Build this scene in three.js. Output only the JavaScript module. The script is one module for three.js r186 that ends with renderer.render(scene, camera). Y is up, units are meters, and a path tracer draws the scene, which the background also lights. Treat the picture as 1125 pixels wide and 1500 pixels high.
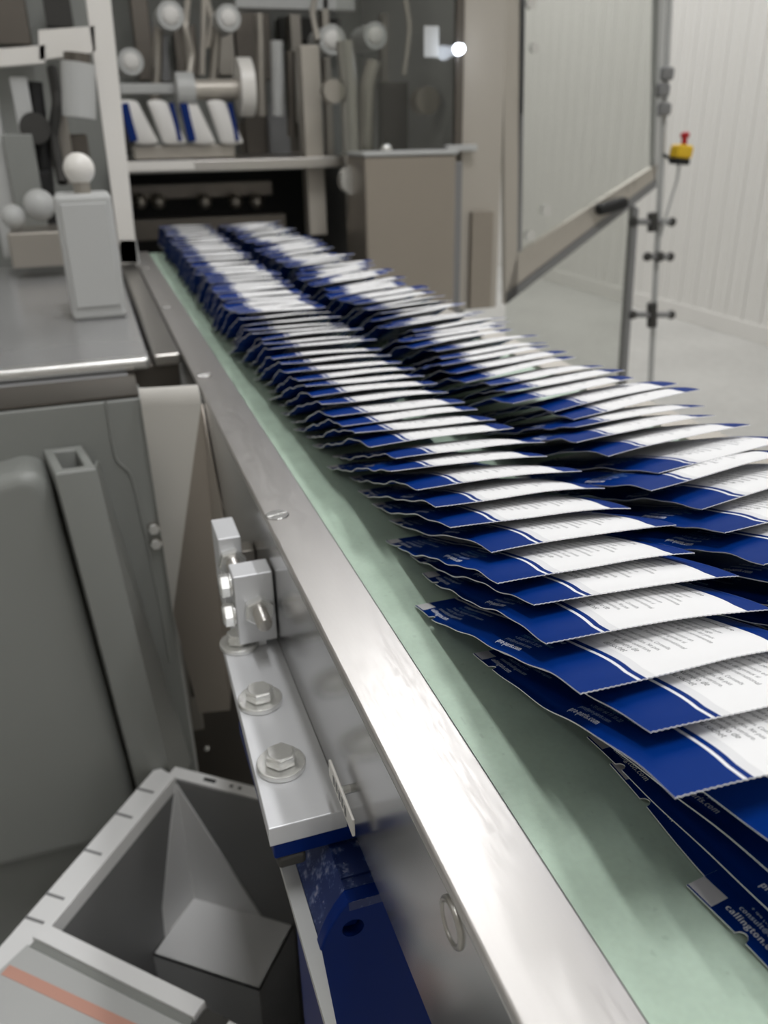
import * as THREE from 'three';
import { RoundedBoxGeometry } from 'three/addons/geometries/RoundedBoxGeometry.js';
import { mergeGeometries, toCreasedNormals } from 'three/addons/utils/BufferGeometryUtils.js';
import { RectAreaLightUniformsLib } from 'three/addons/lights/RectAreaLightUniformsLib.js';

// ------------------------------------------------------------------ camera, light, exposure
const scene = new THREE.Scene();
scene.background = new THREE.Color(0x000000);
const CAM = new THREE.Vector3(0, 1.15, 0), FPX = 1226.31;
const AX = new THREE.Vector3(0.94759527, -0.01792811, 0.3189699);
const AY = new THREE.Vector3(0.14661017, 0.91148508, -0.3843181);
const AZ = new THREE.Vector3(-0.2838462, 0.41094225, 0.86634739);
const camera = new THREE.PerspectiveCamera(62.9, 1125 / 1500, 0.02, 60);
camera.position.copy(CAM);
camera.quaternion.setFromRotationMatrix(new THREE.Matrix4().makeBasis(AX, AY, AZ));
camera.focus = 0.39;
camera.userData.fStop = 10;
camera.updateMatrixWorld(true);
scene.add(camera);

const renderer = new THREE.WebGLRenderer({ antialias: true });
renderer.toneMapping = THREE.LinearToneMapping;
renderer.toneMappingExposure = 1.0;
renderer.shadowMap.enabled = true;
RectAreaLightUniformsLib.init();

const CEIL = 4.0;
// ceiling battens: [x, z, length, width, share of the full radiance, where]
const BATTENS = [
  [0.30, 0.0, 1.5, 0.16, .95, 'straight above the near end of the conveyor'],
  [1.20, 0.1, 1.5, 0.16, .9, 'right of the near end of the conveyor'],
  [1.25, -3.4, 1.5, 0.16, .72, 'above the packaging machine'],
  [2.75, -3.6, 1.5, 0.16, 1.1, 'over the guard door'],
  [-2.8, -1.8, 1.5, 0.16, .25, 'over the left worktop'], [0.75, 2.6, 1.5, 0.16, .75, 'behind the near end of the conveyor'],
  [2.75, -6.0, 1.5, 0.16, 1.5, 'along the ribbed wall'], [2.4, -9.2, 1.5, 0.16, 1.5, 'before the far back wall'],
];
const LAMP_L = 38;

// ------------------------------------------------------------------ helpers
const used = {};
function numbered(n) { const k = used[n] = (used[n] ?? -1) + 1; return k ? `${n}_${String(k).padStart(3, '0')}` : n; }
function tag(o, label, category, group) {
  o.userData.label = label; o.userData.category = category; if (group) o.userData.group = group; return o;
}
function thing(name, label, category, p = [0, 0, 0], group, turn = 0) {
  const o = new THREE.Group(); o.name = numbered(name); o.position.set(...p); o.rotation.y = turn;
  scene.add(o); return tag(o, label, category, group);
}
function mesh(name, geo, mat, parent, pos, rot) {
  const m = new THREE.Mesh(Array.isArray(geo) ? mergeGeometries(geo.map(g => g.index ? g.toNonIndexed() : g)) : geo, mat);
  m.name = parent === scene ? numbered(name) : name;
  if (pos) m.position.set(...pos); if (rot) m.rotation.set(...rot);
  m.castShadow = m.receiveShadow = true; parent.add(m); return m;
}
function struct(name, geo, mat, pos, rot) { const m = mesh(name, geo, mat, scene, pos, rot); m.userData.kind = 'structure'; return m; }
function ray(px, py) {
  return AX.clone().multiplyScalar(px - 562.5).addScaledVector(AY, 750 - py).addScaledVector(AZ, -FPX);
}
// real point where the sight line of a photograph pixel meets a plane
function atZ(px, py, z) { const d = ray(px, py); return CAM.clone().addScaledVector(d, z / d.z); }
function atY(px, py, y) { const d = ray(px, py); return CAM.clone().addScaledVector(d, (y - 1.15) / d.y); }
function bx(w, h, d, r = 0.002, x = 0, y = 0, z = 0, seg = 2) {
  const g = r ? new RoundedBoxGeometry(w, h, d, seg, Math.min(r, w / 2.01, h / 2.01, d / 2.01)) : new THREE.BoxGeometry(w, h, d);
  return boxUV(g.translate(x, y, z));
}
function span(x0, x1, y0, y1, z0, z1, r = 0.002) { return bx(Math.abs(x1 - x0), Math.abs(y1 - y0), Math.abs(z1 - z0), r, (x0 + x1) / 2, (y0 + y1) / 2, (z0 + z1) / 2); }
function cyl(r0, r1, h, seg = 32, x = 0, y = 0, z = 0) { return new THREE.CylinderGeometry(r0, r1, h, seg).translate(x, y, z); }
function boxUV(g) {             // uv in metres by the dominant axis of the normal
  const ng = g.index ? g.toNonIndexed() : g, p = ng.attributes.position, n = ng.attributes.normal, uv = new Float32Array(p.count * 2);
  for (let i = 0; i < p.count; i++) {
    const a = Math.abs(n.getX(i)), b = Math.abs(n.getY(i)), c = Math.abs(n.getZ(i));
    let u, v;
    if (b >= a && b >= c) { u = p.getX(i); v = p.getZ(i); } else if (a >= c) { u = p.getY(i); v = p.getZ(i); } else { u = p.getX(i); v = p.getY(i); }
    uv[2 * i] = u; uv[2 * i + 1] = v;
  }
  ng.setAttribute('uv', new THREE.BufferAttribute(uv, 2)); return ng;
}
// flat polygon (list of Vector3 in order, convex) with thickness along a direction
function slab(pts, t) {
  const n = new THREE.Vector3().crossVectors(pts[1].clone().sub(pts[0]), pts[2].clone().sub(pts[0])).normalize();
  const k = pts.length, pos = [];
  const back = pts.map(p => p.clone().addScaledVector(n, -t));
  const tri = (a, b, c) => pos.push(a.x, a.y, a.z, b.x, b.y, b.z, c.x, c.y, c.z);
  for (let i = 1; i < k - 1; i++) { tri(pts[0], pts[i], pts[i + 1]); tri(back[0], back[i + 1], back[i]); }
  for (let i = 0; i < k; i++) { const j = (i + 1) % k; tri(pts[i], back[i], back[j]); tri(pts[i], back[j], pts[j]); }
  const g = new THREE.BufferGeometry(); g.setAttribute('position', new THREE.Float32BufferAttribute(pos, 3));
  g.computeVertexNormals(); return boxUV(g);
}
function tube(pts, r, seg = 40, rs = 12) {
  return new THREE.TubeGeometry(new THREE.CatmullRomCurve3(pts.map(p => p.isVector3 ? p : new THREE.Vector3(...p)), false, 'catmullrom', 0.3), seg, r, rs);
}
function bar(a, b, r, seg = 20) {
  const d = b.clone().sub(a), g = new THREE.CylinderGeometry(r, r, d.length(), seg);
  g.applyQuaternion(new THREE.Quaternion().setFromUnitVectors(new THREE.Vector3(0, 1, 0), d.clone().normalize()));
  return g.translate((a.x + b.x) / 2, (a.y + b.y) / 2, (a.z + b.z) / 2);
}
let seed = 7;
function rnd() { seed = (seed * 1664525 + 1013904223) >>> 0; return seed / 4294967296; }
const rr = (a, b) => a + (b - a) * rnd();

// ------------------------------------------------------------------ textures and materials
function noiseTex(n, fn, srgb, rep = [1, 1]) {
  const d = new Uint8Array(n * n * 4);
  for (let y = 0; y < n; y++) for (let x = 0; x < n; x++) {
    const c = fn(x / n, y / n, x, y), i = 4 * (y * n + x);
    for (let k = 0; k < 3; k++) d[i + k] = Math.max(0, Math.min(255, Math.round(255 * (Array.isArray(c) ? c[k] : c)))); d[i + 3] = 255;
  }
  const t = new THREE.DataTexture(d, n, n); t.wrapS = t.wrapT = THREE.RepeatWrapping; t.magFilter = THREE.LinearFilter; t.minFilter = THREE.LinearMipmapLinearFilter; t.generateMipmaps = true;
  if (srgb) t.colorSpace = THREE.SRGBColorSpace; t.repeat.set(...rep); t.needsUpdate = true; return t;
}
function valueNoise(per, sd) {
  const g = []; let s = sd; for (let i = 0; i < per * per; i++) { s = (s * 1664525 + 1013904223) >>> 0; g.push(s / 4294967296); }
  return (u, v) => {
    const x = u * per, y = v * per, x0 = Math.floor(x), y0 = Math.floor(y), fx = x - x0, fy = y - y0, q = (a, b) => g[((b % per + per) % per) * per + ((a % per + per) % per)];
    const sx = fx * fx * (3 - 2 * fx), sy = fy * fy * (3 - 2 * fy);
    return (q(x0, y0) * (1 - sx) + q(x0 + 1, y0) * sx) * (1 - sy) + (q(x0, y0 + 1) * (1 - sx) + q(x0 + 1, y0 + 1) * sx) * sy;
  };
}
const n8 = valueNoise(8, 3), n24 = valueNoise(24, 5), n90 = valueNoise(90, 9), n200 = valueNoise(200, 11), n400 = valueNoise(256, 21);
const streak = noiseTex(512, (u, v) => 0.5 + 0.3 * (n200(u, v * 0.04) - .5) + 0.25 * (n400(u, v * .1) - .5) + .35 * (n8(u, v) - .5), false, [6, 6]);
const mottle = noiseTex(512, (u, v) => 0.55 + .35 * (n8(u, v) - .5) + .3 * (n24(u, v) - .5) + .2 * (n200(u, v) - .5), false, [5, 5]);
const grain = noiseTex(512, (u, v) => .66 + .13 * (n400(u * .5, v * .06) - .5), false, [9, 9]);
const fine = noiseTex(512, (u, v) => .5 + .5 * (n400(u, v) - .5) + .3 * (n90(u, v) - .5), false, [20, 20]);
const M = {};
const std = (o) => new THREE.MeshPhysicalMaterial({ side: THREE.DoubleSide, ...o });
M.brushed = std({ color: 0xdad7d4, metalness: 1, roughness: 0.6, roughnessMap: grain });
M.mirror = std({ color: 0xc6c6c6, metalness: 1, roughness: 0.21 });
M.steel = std({ color: 0xbdbab5, metalness: 1, roughness: 0.32 });
M.dullSteel = std({ color: 0xa9a49c, metalness: 0.85, roughness: 0.42 });
M.darkSteel = std({ color: 0x6f6a64, metalness: 0.9, roughness: 0.38 });
M.leafSteel = std({ color: 0xb9b0a6, metalness: .6, roughness: .45 });
M.worktop = std({ color: 0xb5b5b5, metalness: .55, roughness: .25 });
M.zinc = std({ color: 0xe6e6e3, metalness: .82, roughness: 0.27, bumpMap: fine, bumpScale: 0.00005 });
M.alu = std({ color: 0xe0e1e3, metalness: 0.4, roughness: 0.46, bumpMap: fine, bumpScale: 0.00004 });
M.grey = std({ color: 0x888a86, roughness: 0.42, bumpMap: fine, bumpScale: 0.00003 });
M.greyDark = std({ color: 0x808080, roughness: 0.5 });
M.greyLight = std({ color: 0xb9bab8, roughness: 0.45 });
M.white = std({ color: 0xe2e0dc, roughness: 0.5 });
M.whitePaint = std({ color: 0xe6e3dd, roughness: 0.35 });
M.binWhite = std({ color: 0xebebea, roughness: 0.5 });
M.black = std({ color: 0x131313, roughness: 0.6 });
M.rubber = std({ color: 0x3a3936, roughness: 0.7 });
M.beige = std({ color: 0xb9b3a9, roughness: 0.4, metalness: 0.3 });
M.taupe = std({ color: 0xa39b90, roughness: 0.38, metalness: 0.6 });
M.glass = std({ color: 0xeff0ee, transmission: 1, thickness: 0, roughness: 0.04, ior: 1.45 });
M.motorBlue = std({ color: 0x042468, roughness: 0.4, specularIntensity: .2 });
M.dustyBlue = std({ roughness: 0.5, map: noiseTex(512, (u, v) => {
  const d = Math.max(0, n24(u, v) * .75 + n90(u, v) * .45 - .66) * 2.6 + (n200(u, v) > .9 ? .8 : 0) * (n24(u, v) > .4 ? 1 : 0), k = Math.min(1, d);
  return [.04 + .5 * k, .14 + .4 * k, .36 + .27 * k];
}, true, [7, 7]) });
M.belt = std({ roughness: 0.5, map: noiseTex(512, (u, v) => {
  const k = .97 + .05 * (n8(u, v) - .5) + .05 * (n24(u, v) - .5) + .03 * (n200(u, v) - .5) - (n90(u, v) > .94 ? .05 : 0); return [.735 * k, .82 * k, .745 * k];
}, true, [3, 3]), bumpMap: fine, bumpScale: 0.00004 });
M.floor = std({ roughness: 0.35, map: noiseTex(512, (u, v) => { const k = .71 + .05 * (n8(u, v) - .5) + .04 * (n90(u, v) - .5); return [k, k * .995, k * .97]; }, true, [.4, .4]) });
M.wall = std({ color: 0xe6e4df, roughness: 0.5 });
M.ceil = std({ color: 0xe2e1de, roughness: 0.8 });
M.film = std({ color: 0xf2f2f2, roughness: 0.5, specularIntensity: .1 });
M.filmBack = std({ color: 0xf0f0f0, roughness: 0.5, specularIntensity: .15 });
M.blueFilm = std({ color: 0x0a2a6c, roughness: 0.5, specularIntensity: .3 });
M.cut = std({ color: 0xf0f0f2, roughness: 0.5 });
M.yellow = std({ color: 0xe3b91c, roughness: 0.4 });
M.red = std({ color: 0xb0121a, roughness: 0.35 });
M.lamp = std({ color: 0xffffff, emissive: 0xffffff, emissiveIntensity: 6, roughness: .5 });
M.ledLamp = std({ color: 0xffffff, emissive: 0xe8f0ff, emissiveIntensity: 9, roughness: .5 });
M.orange = std({ color: 0xc99887, roughness: 0.6 });

// printed face of a sachet: 187 x 108 mm at 10 px per mm
function sachetPrint(text = true) {
  const q = text ? 1 : .2, W = 1870, H = 1080, c = document.createElement('canvas'); c.width = W * q; c.height = H * q; const g = c.getContext('2d'); g.scale(q, q);
  const Y = v => H - v * 10;                       // millimetres above the lower edge
  g.fillStyle = '#fbfbfb'; g.fillRect(0, 0, W, H);
  g.fillStyle = '#03307d'; g.fillRect(0, Y(29), W, 290); g.fillRect(0, 0, W, 125);
  g.fillStyle = '#f6f6f8'; g.fillRect(0, Y(26.6), W, 16);
  g.fillStyle = '#eeeeef'; g.fillRect(0, Y(33.5), W, 45);
  g.fillStyle = '#e6e6e6'; g.fillRect(0, Y(8.8), 112, 80);
  const line = (t, x, v, s, bold, col) => { if (!text) return; g.fillStyle = col; g.font = `${bold ? 'bold ' : ''}${s}px sans-serif`; g.fillText(t, x * 10, Y(v)); };
  const w = '#dfe6f2', w2 = '#8fb3c9';
  line('callington.com', 13.5, 4.6, 34, true, '#ffffff');
  line('consult@callington.com', 16, 8.6, 28, true, w);
  line('+ 44 (0)1784 437 271', 18, 12, 26, false, w);
  line('Thorpe, TW20 8RY - United Kingdom', 20, 15.2, 26, false, w);
  line('Ten Acre Lane, Unit 4', 22, 18.2, 26, false, w2);
  line('Callington Haven Europe Ltd', 23, 21.4, 27, true, w);
  line('pro-paris.com', 102, 5, 36, true, '#ffffff');
  line('pro@pro-paris.com', 104, 9, 28, false, w);
  line('+ 33 (0)1 64 11 33 22', 106, 12.4, 27, false, w);
  line('77090 Collégien - France', 107, 15.6, 27, false, w2);
  line('4 bis rue de Lagny', 108, 18.6, 26, false, w2);
  line('Distributeur exclusif', 109, 21.8, 27, true, w);
  const k = '#5f6063';
  line('Consignes de sécurité et mode d’emploi', 26, 89.5, 34, true, '#333');
  line('Précautions à lire', 134, 89.5, 33, true, '#333');
  const left = ['Porter des gants adaptés. Éviter le contact avec la peau et', 'les yeux. En cas de contact, rincer abondamment à l’eau', 'claire. Ne pas respirer la poudre ni les vapeurs. Tenir', 'hors de portée des enfants. Conserver au sec dans', 'l’emballage fermé d’origine. Ne pas ingérer le produit', 'en cas d’ingestion consulter un médecin et montrer', 'cette étiquette. Verser le contenu du sachet dans un', 'seau d’eau froide puis mélanger avant application', 'Laisser agir dix minutes puis rincer la surface à', 'l’eau potable. Éliminer selon la réglementation.'];
  const right = ['sols et murs à nettoyer', 'pas besoin de rinçage', 'ni frottage. Rincer les yeux', 'avec soin. Action permanente', 'sur toute alimentation en', 'eau. Produit dangereux si', 'avalé. Transport international', 'des marchandises. Conseils', 'de sécurité au dos. Ne pas', 'réutiliser après ouverture.'];
  left.forEach((t, i) => line(t, 26, 82 - i * 3.9 - (i > 3 ? 1.6 : 0) - (i > 6 ? 1.6 : 0), 26, false, k));
  right.forEach((t, i) => line(t, 136, 82 - i * 3.9 - (i > 3 ? 1.6 : 0) - (i > 6 ? 1.6 : 0), 27, false, '#55565a'));
  line('Numéro de', 146, 39.6, 36, false, '#37383b'); line('du sachet', 146, 35.4, 36, false, '#37383b');
  const t = new THREE.CanvasTexture(c); t.colorSpace = THREE.SRGBColorSpace; t.anisotropy = 8; return t;
}
M.film.map = sachetPrint(); M.filmBack.map = sachetPrint(false);

// ------------------------------------------------------------------ room
{
  const x0 = -4, x1 = 3.62, z0 = -12, z1 = 3.5, T = 0.15;
  struct('floor', bx(x1 - x0 + .3, T, z1 - z0 + .3, 0, (x0 + x1) / 2, -T / 2, (z0 + z1) / 2), M.floor);
  struct('ceiling', bx(x1 - x0 + .3, T, z1 - z0 + .3, 0, (x0 + x1) / 2, CEIL + T / 2, (z0 + z1) / 2), M.ceil);
  struct('wall_left', bx(T, CEIL, z1 - z0, 0, x0 - T / 2, CEIL / 2, (z0 + z1) / 2), M.wall);
  struct('wall_back', bx(x1 - x0 + .3, CEIL, T, 0, (x0 + x1) / 2, CEIL / 2, z0 - T / 2), M.wall);
  struct('wall_front', bx(x1 - x0 + .3, CEIL, T, 0, (x0 + x1) / 2, CEIL / 2, z1 + T / 2), M.wall);
  const wr = struct('wall_right', bx(T, CEIL, z1 - z0, 0, x1 + T / 2 + .012, CEIL / 2, (z0 + z1) / 2), M.wall);
  // ribbed cladding, board by board
  const bw = 0.15, shape = new THREE.Shape();
  shape.moveTo(0, 0); shape.lineTo(0, .012); shape.lineTo(.004, .016); shape.lineTo(.052, .016); shape.lineTo(.058, .010); shape.lineTo(.073, .010); shape.lineTo(.079, .016); shape.lineTo(.139, .016); shape.lineTo(.143, .012); shape.lineTo(.143, 0); shape.lineTo(0, 0);
  const g = new THREE.ExtrudeGeometry(shape, { depth: CEIL - .1, bevelEnabled: false });
  g.rotateX(-Math.PI / 2);          // shape x stays x, shape y -> -z, depth -> y
  g.rotateY(Math.PI / 2);           // x -> -z, -z -> -x
  for (let z = -2.6; z > -11.9; z -= bw) mesh('cladding_panel', g, M.wall, wr, [x1 + .011, .1, z]);
  struct('baseboard_right', bx(.012, .1, 9.4, .003, x1 - .004, .05, -7.3), M.wall);
}
for (const [x, z, len, w, k, where] of BATTENS) {
  const o = thing('ceiling_batten', `long white ceiling batten lamp ${where}`, 'lamp', [x, CEIL, z], 'ceiling batten lamps');
  mesh('housing', bx(w + .06, .06, len + .06, .01, 0, -.031, 0), M.white, o);
  mesh('diffuser', bx(w, .012, len, .004, 0, -.068, 0), M.lamp, o);
  const l = new THREE.RectAreaLight(0xfdfdff, LAMP_L * k, len, w);
  l.position.set(x, CEIL - .078, z); l.rotation.set(-Math.PI / 2, 0, Math.PI / 2); scene.add(l);
}

// ------------------------------------------------------------------ belt conveyor
const RX0 = 0.0895, RX1 = 0.1275, RT = 0.900, BY = 0.896, ZN = 0.45, ZF = -2.2;
const conveyor = thing('belt_conveyor', 'long belt conveyor with pale green belt and brushed steel side rails carrying the sachets', 'conveyor');
{
  mesh('belt', bx(.346, .004, ZN - ZF, .0015, (.128 + .474) / 2, BY - .002, (ZN + ZF) / 2), M.belt, conveyor);
  mesh('belt_bed', bx(.34, .02, ZN - ZF - .02, .002, .301, BY - .016, (ZN + ZF) / 2), M.darkSteel, conveyor);
  const rails = [[RX0, RX1, M.brushed], [.4745, .5125, M.dullSteel]].map(([a, b, m]) => mesh('side_rail', span(a, b, RT - .006, RT, ZF, ZN, .0014), m, conveyor));
  mesh('side_apron', span(RX0, RX0 + .004, .8, RT - .0055, ZF, ZN, .0005), M.mirror, conveyor);
  mesh('side_apron', span(.5085, .5125, .8, RT - .0055, ZF, ZN, .0005), M.mirror, conveyor);
  mesh('cross_member', span(RX0 + .004, .5085, .81, .86, -1.5, -1.45), M.dullSteel, conveyor);
  mesh('cross_member', span(RX0 + .004, .5085, .81, .86, -.62, -.57), M.dullSteel, conveyor);
  mesh('end_roller', bar(new THREE.Vector3(.13, .876, ZF), new THREE.Vector3(.47, .876, ZF), .019), M.dullSteel, conveyor);
  for (const z of [-2.0, -1.1]) for (const x of [.14, .47]) mesh('support_leg', span(x - .02, x + .02, 0, .81, z - .02, z + .02), M.dullSteel, conveyor);
  // countersunk slotted screws in the rail
  const slot = new THREE.Shape(); slot.absarc(0, 0, .0078, 0, Math.PI * 2);
  const sl = new THREE.Path(); sl.moveTo(-.0074, -.0006); sl.lineTo(.0074, -.0006); sl.lineTo(.0074, .0006); sl.lineTo(-.0074, .0006); slot.holes.push(sl);
  const sg = new THREE.ExtrudeGeometry(slot, { depth: .0006, bevelEnabled: true, bevelSize: .0003, bevelThickness: .0003, bevelSegments: 1, curveSegments: 24 }).rotateX(-Math.PI / 2);
  for (const [x, z] of [[.0985, -.5491], [.1008, -.965], [.1008, -1.42], [.1008, -1.9]]) {
    const s = mesh('slotted_screw', sg, M.zinc, rails[0], [x, RT - .0001, z], [0, .25, 0]);
    mesh('screw_recess', new THREE.RingGeometry(.0078, .0086, 32).rotateX(-Math.PI / 2).translate(0, .0002, 0), M.darkSteel, rails[0], [x, RT, z]);
  }
  // round inspection recess in the apron
  mesh('apron_bushing', new THREE.TorusGeometry(.0085, .0014, 12, 40).rotateY(Math.PI / 2), M.steel, conveyor, [RX0 - .0002, .8845, -.2015]);
  mesh('apron_bushing_cap', cyl(.0078, .0078, .001, 36).rotateZ(Math.PI / 2), M.mirror, conveyor, [RX0 - .0003, .8845, -.2015]);
  // the small plate that stands off the apron
  const tagm = mesh('identification_plate', bx(.0016, .012, .046, .0006), M.whitePaint, conveyor, [.0835, .8265, -.338], [0.05, 0, 0]);
  for (let i = 0; i < 5; i++) mesh('plate_letter', bx(.0003, .006, .003, 0), M.greyDark, tagm, [-.0009, (i % 2) * .0006, -.012 + i * .0056]);
  mesh('plate_standoff', cyl(.0025, .0025, .006, 12).rotateZ(Math.PI / 2), M.zinc, conveyor, [.0869, .8265, -.342]);
}

// ------------------------------------------------------------------ hex fasteners
function hexGeo(af, h, bevel = .0006) {
  const s = new THREE.Shape(), R = af / Math.sqrt(3) - bevel;
  for (let i = 0; i < 6; i++) { const a = i * Math.PI / 3; i ? s.lineTo(R * Math.cos(a), R * Math.sin(a)) : s.moveTo(R, 0); }
  s.closePath();
  const hex = new THREE.ExtrudeGeometry(s, { depth: h - 2 * bevel, bevelEnabled: true, bevelSize: bevel, bevelThickness: bevel, bevelSegments: 2 }).translate(0, 0, bevel).rotateX(-Math.PI / 2);
  return hex;               // base at y = 0, grows to y = h
}
function washerGeo(ri, ro, h) {
  const b = Math.min(h * .3, .0006);
  return new THREE.LatheGeometry([[ri, 0], [ro - b, 0], [ro, b], [ro, h - b], [ro - b, h], [ri, h], [ri, 0]].map(q => new THREE.Vector2(...q)), 48);
}
function hexCap(af, h) {    // hex head with the round chamfered face
  return [hexGeo(af, h * .9, .0007), cyl(af * .44, af * .485, h * .12, 36, 0, h * .94, 0)];
}
function threadGeo(r, len, pitch = .00125) {
  const pts = [[0, 0]]; const n = Math.floor(len / pitch);
  for (let i = 0; i < n; i++) { pts.push([r, i * pitch], [r, i * pitch + pitch * .25], [r * .86, i * pitch + pitch * .6]); }
  pts.push([r * .86, n * pitch], [r * .75, n * pitch + .0008], [0, n * pitch + .0008]);
  return new THREE.LatheGeometry(pts.map(q => new THREE.Vector2(...q)), 28);
}
// ------------------------------------------------------------------ mounting bracket
{
  const br = thing('mounting_bracket', 'cast aluminium mounting bracket with three washered bolts beside the conveyor rail', 'bracket', [0, 0, 0]);
  const top = .8025, z0 = -.556, z1 = -.353;
  const s = new THREE.Shape(); s.moveTo(.0455, -z1); s.lineTo(.0889, -z1); s.lineTo(.0889, -z0); s.lineTo(.0525, -z0); s.lineTo(.050, -z0 - .003); s.closePath();
  const plate = new THREE.ExtrudeGeometry(s, { depth: .0115, bevelEnabled: true, bevelSize: .0006, bevelThickness: .0009, bevelSegments: 2 });
  mesh('base_plate', boxUV(plate.rotateX(-Math.PI / 2).translate(0, top - .0124, 0)), M.alu, br);
  for (const [x, z, a] of [[.0625, -.3995, .25], [.0625, -.4665, .1], [.0612, -.5405, .5]]) {
    const b = mesh('hex_bolt', hexCap(.0165, .0075), M.zinc, br, [x, top + .0042, z], [0, a, 0]);
    const w = mesh('washer', washerGeo(.0055, .0148, .0042), M.zinc, b, [0, -.0042, 0]);
  }
  // upright clamping block
  const block = mesh('clamp_block', span(.0600, .0885, .8085, .8655, -.5525, -.5305, .0011), M.alu, br);
  mesh('clamp_nut', hexGeo(.0190, .008, .0010).rotateX(Math.PI / 2), M.zinc, block, [.0760, .8375, -.5305], [0, 0, .35]);
  mesh('threaded_stud', threadGeo(.0055, .020).rotateX(Math.PI / 2), M.steel, block, [.0760, .8375, -.5250]);
  for (const [y, z] of [[.8555, -.5395], [.8330, -.5360]]) {
    const h = mesh('side_bolt', hexCap(.0150, .0075).map(g => g.rotateZ(Math.PI / 2)), M.zinc, block, [.0580, y, z], [.3, 0, 0]);
    mesh('lock_washer', washerGeo(.003, .0085, .0022).rotateZ(Math.PI / 2), M.zinc, block, [.0599, y, z]);
  }
  mesh('spacer', span(.0745, .0805, .803, .8088, -.545, -.534, .0006), M.alu, br);
  // second adjusting block further along
  const b2 = mesh('adjusting_block', span(.0590, .0768, .806, .8655, -.636, -.5965, .0011), M.alu, br);
  mesh('clamp_nut', hexGeo(.0190, .008, .0010).rotateX(Math.PI / 2), M.zinc, b2, [.0680, .8460, -.5965], [0, 0, .2]);
  mesh('threaded_stud', threadGeo(.0055, .03).rotateX(Math.PI / 2), M.steel, b2, [.0680, .8460, -.591]);
  mesh('block_arm', span(.0768, .0888, .83, .845, -.628, -.610, .0008), M.dullSteel, br);
  mesh('bracket_arm', span(.0600, .0880, .790, .8065, -.64, -.545, .001), M.alu, br);
}
// ------------------------------------------------------------------ gear motor below the bracket
{
  const gm = thing('gear_motor', 'dusty dark blue gear motor housing hanging under the aluminium bracket', 'gear motor', [0, 0, 0]);
  const V = (x, y, z) => new THREE.Vector3(x, y, z), zb = -.392, zf = -.314;
  // roof flat and chamfered shoulder, then walls
  mesh('housing_top', slab([V(.0788, .775, zb), V(.0788, .775, zf), V(.15, .775, zf), V(.15, .775, zb)], .006), M.dustyBlue, gm);
  mesh('housing_shoulder', slab([V(.0628, .745, zb), V(.0628, .745, zf - .006), V(.0788, .775, zf), V(.0788, .775, zb)], .006), M.dustyBlue, gm);
  mesh('housing_rib', slab([V(.0790, .7765, -.333), V(.0790, .7765, -.330), V(.15, .7765, -.330), V(.15, .7765, -.333)], .002), M.dustyBlue, gm);
  const fs = new THREE.Shape(); fs.moveTo(.0628, .45); fs.lineTo(.0628, .745); fs.quadraticCurveTo(.068, .762, .0788, .7745); fs.lineTo(.15, .7745); fs.lineTo(.15, .45); fs.closePath();
  const hole = new THREE.Path(); hole.absarc(.0805, .7555, .0062, 0, Math.PI * 2, true); fs.holes.push(hole);
  mesh('housing_front', new THREE.ExtrudeGeometry(fs, { depth: .006, bevelEnabled: true, bevelSize: .0012, bevelThickness: .0015, bevelSegments: 3, curveSegments: 24 }).translate(0, 0, zf - .0076), M.motorBlue, gm);
  mesh('plug_socket', [new THREE.CylinderGeometry(.0062, .0062, .006, 32, 1, true).rotateX(Math.PI / 2), new THREE.CircleGeometry(.0062, 6).translate(0, 0, -.003)], M.motorBlue, gm, [.0805, .7555, zf - .0035]);
  mesh('housing_side', slab([V(.0628, .45, zb), V(.0628, .45, zf - .006), V(.0628, .745, zf - .006), V(.0628, .745, zb)], .006), M.motorBlue, gm);
  mesh('housing_back', span(.0628, .15, .45, .77, zb - .006, zb, .001), M.motorBlue, gm);
  mesh('mounting_flange', span(.0468, .15, .778, .7888, -.47, -.3535, .0012), M.motorBlue, gm);
  mesh('flange_neck', span(.085, .145, .77, .78, -.388, -.36, .001), M.motorBlue, gm);
  mesh('rubber_buffer', bx(.0165, .0085, .02, .0025), M.rubber, gm, [.0568, .7738, -.3630]);
  // pale cover strip along the left flank
  mesh('side_cover', slab([V(.0535, .745, -.394), V(.0535, .745, -.262), V(.0580, .745, -.262), V(.0624, .745, -.316), V(.0624, .745, -.394)], .006), M.greyLight, gm);
}
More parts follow.
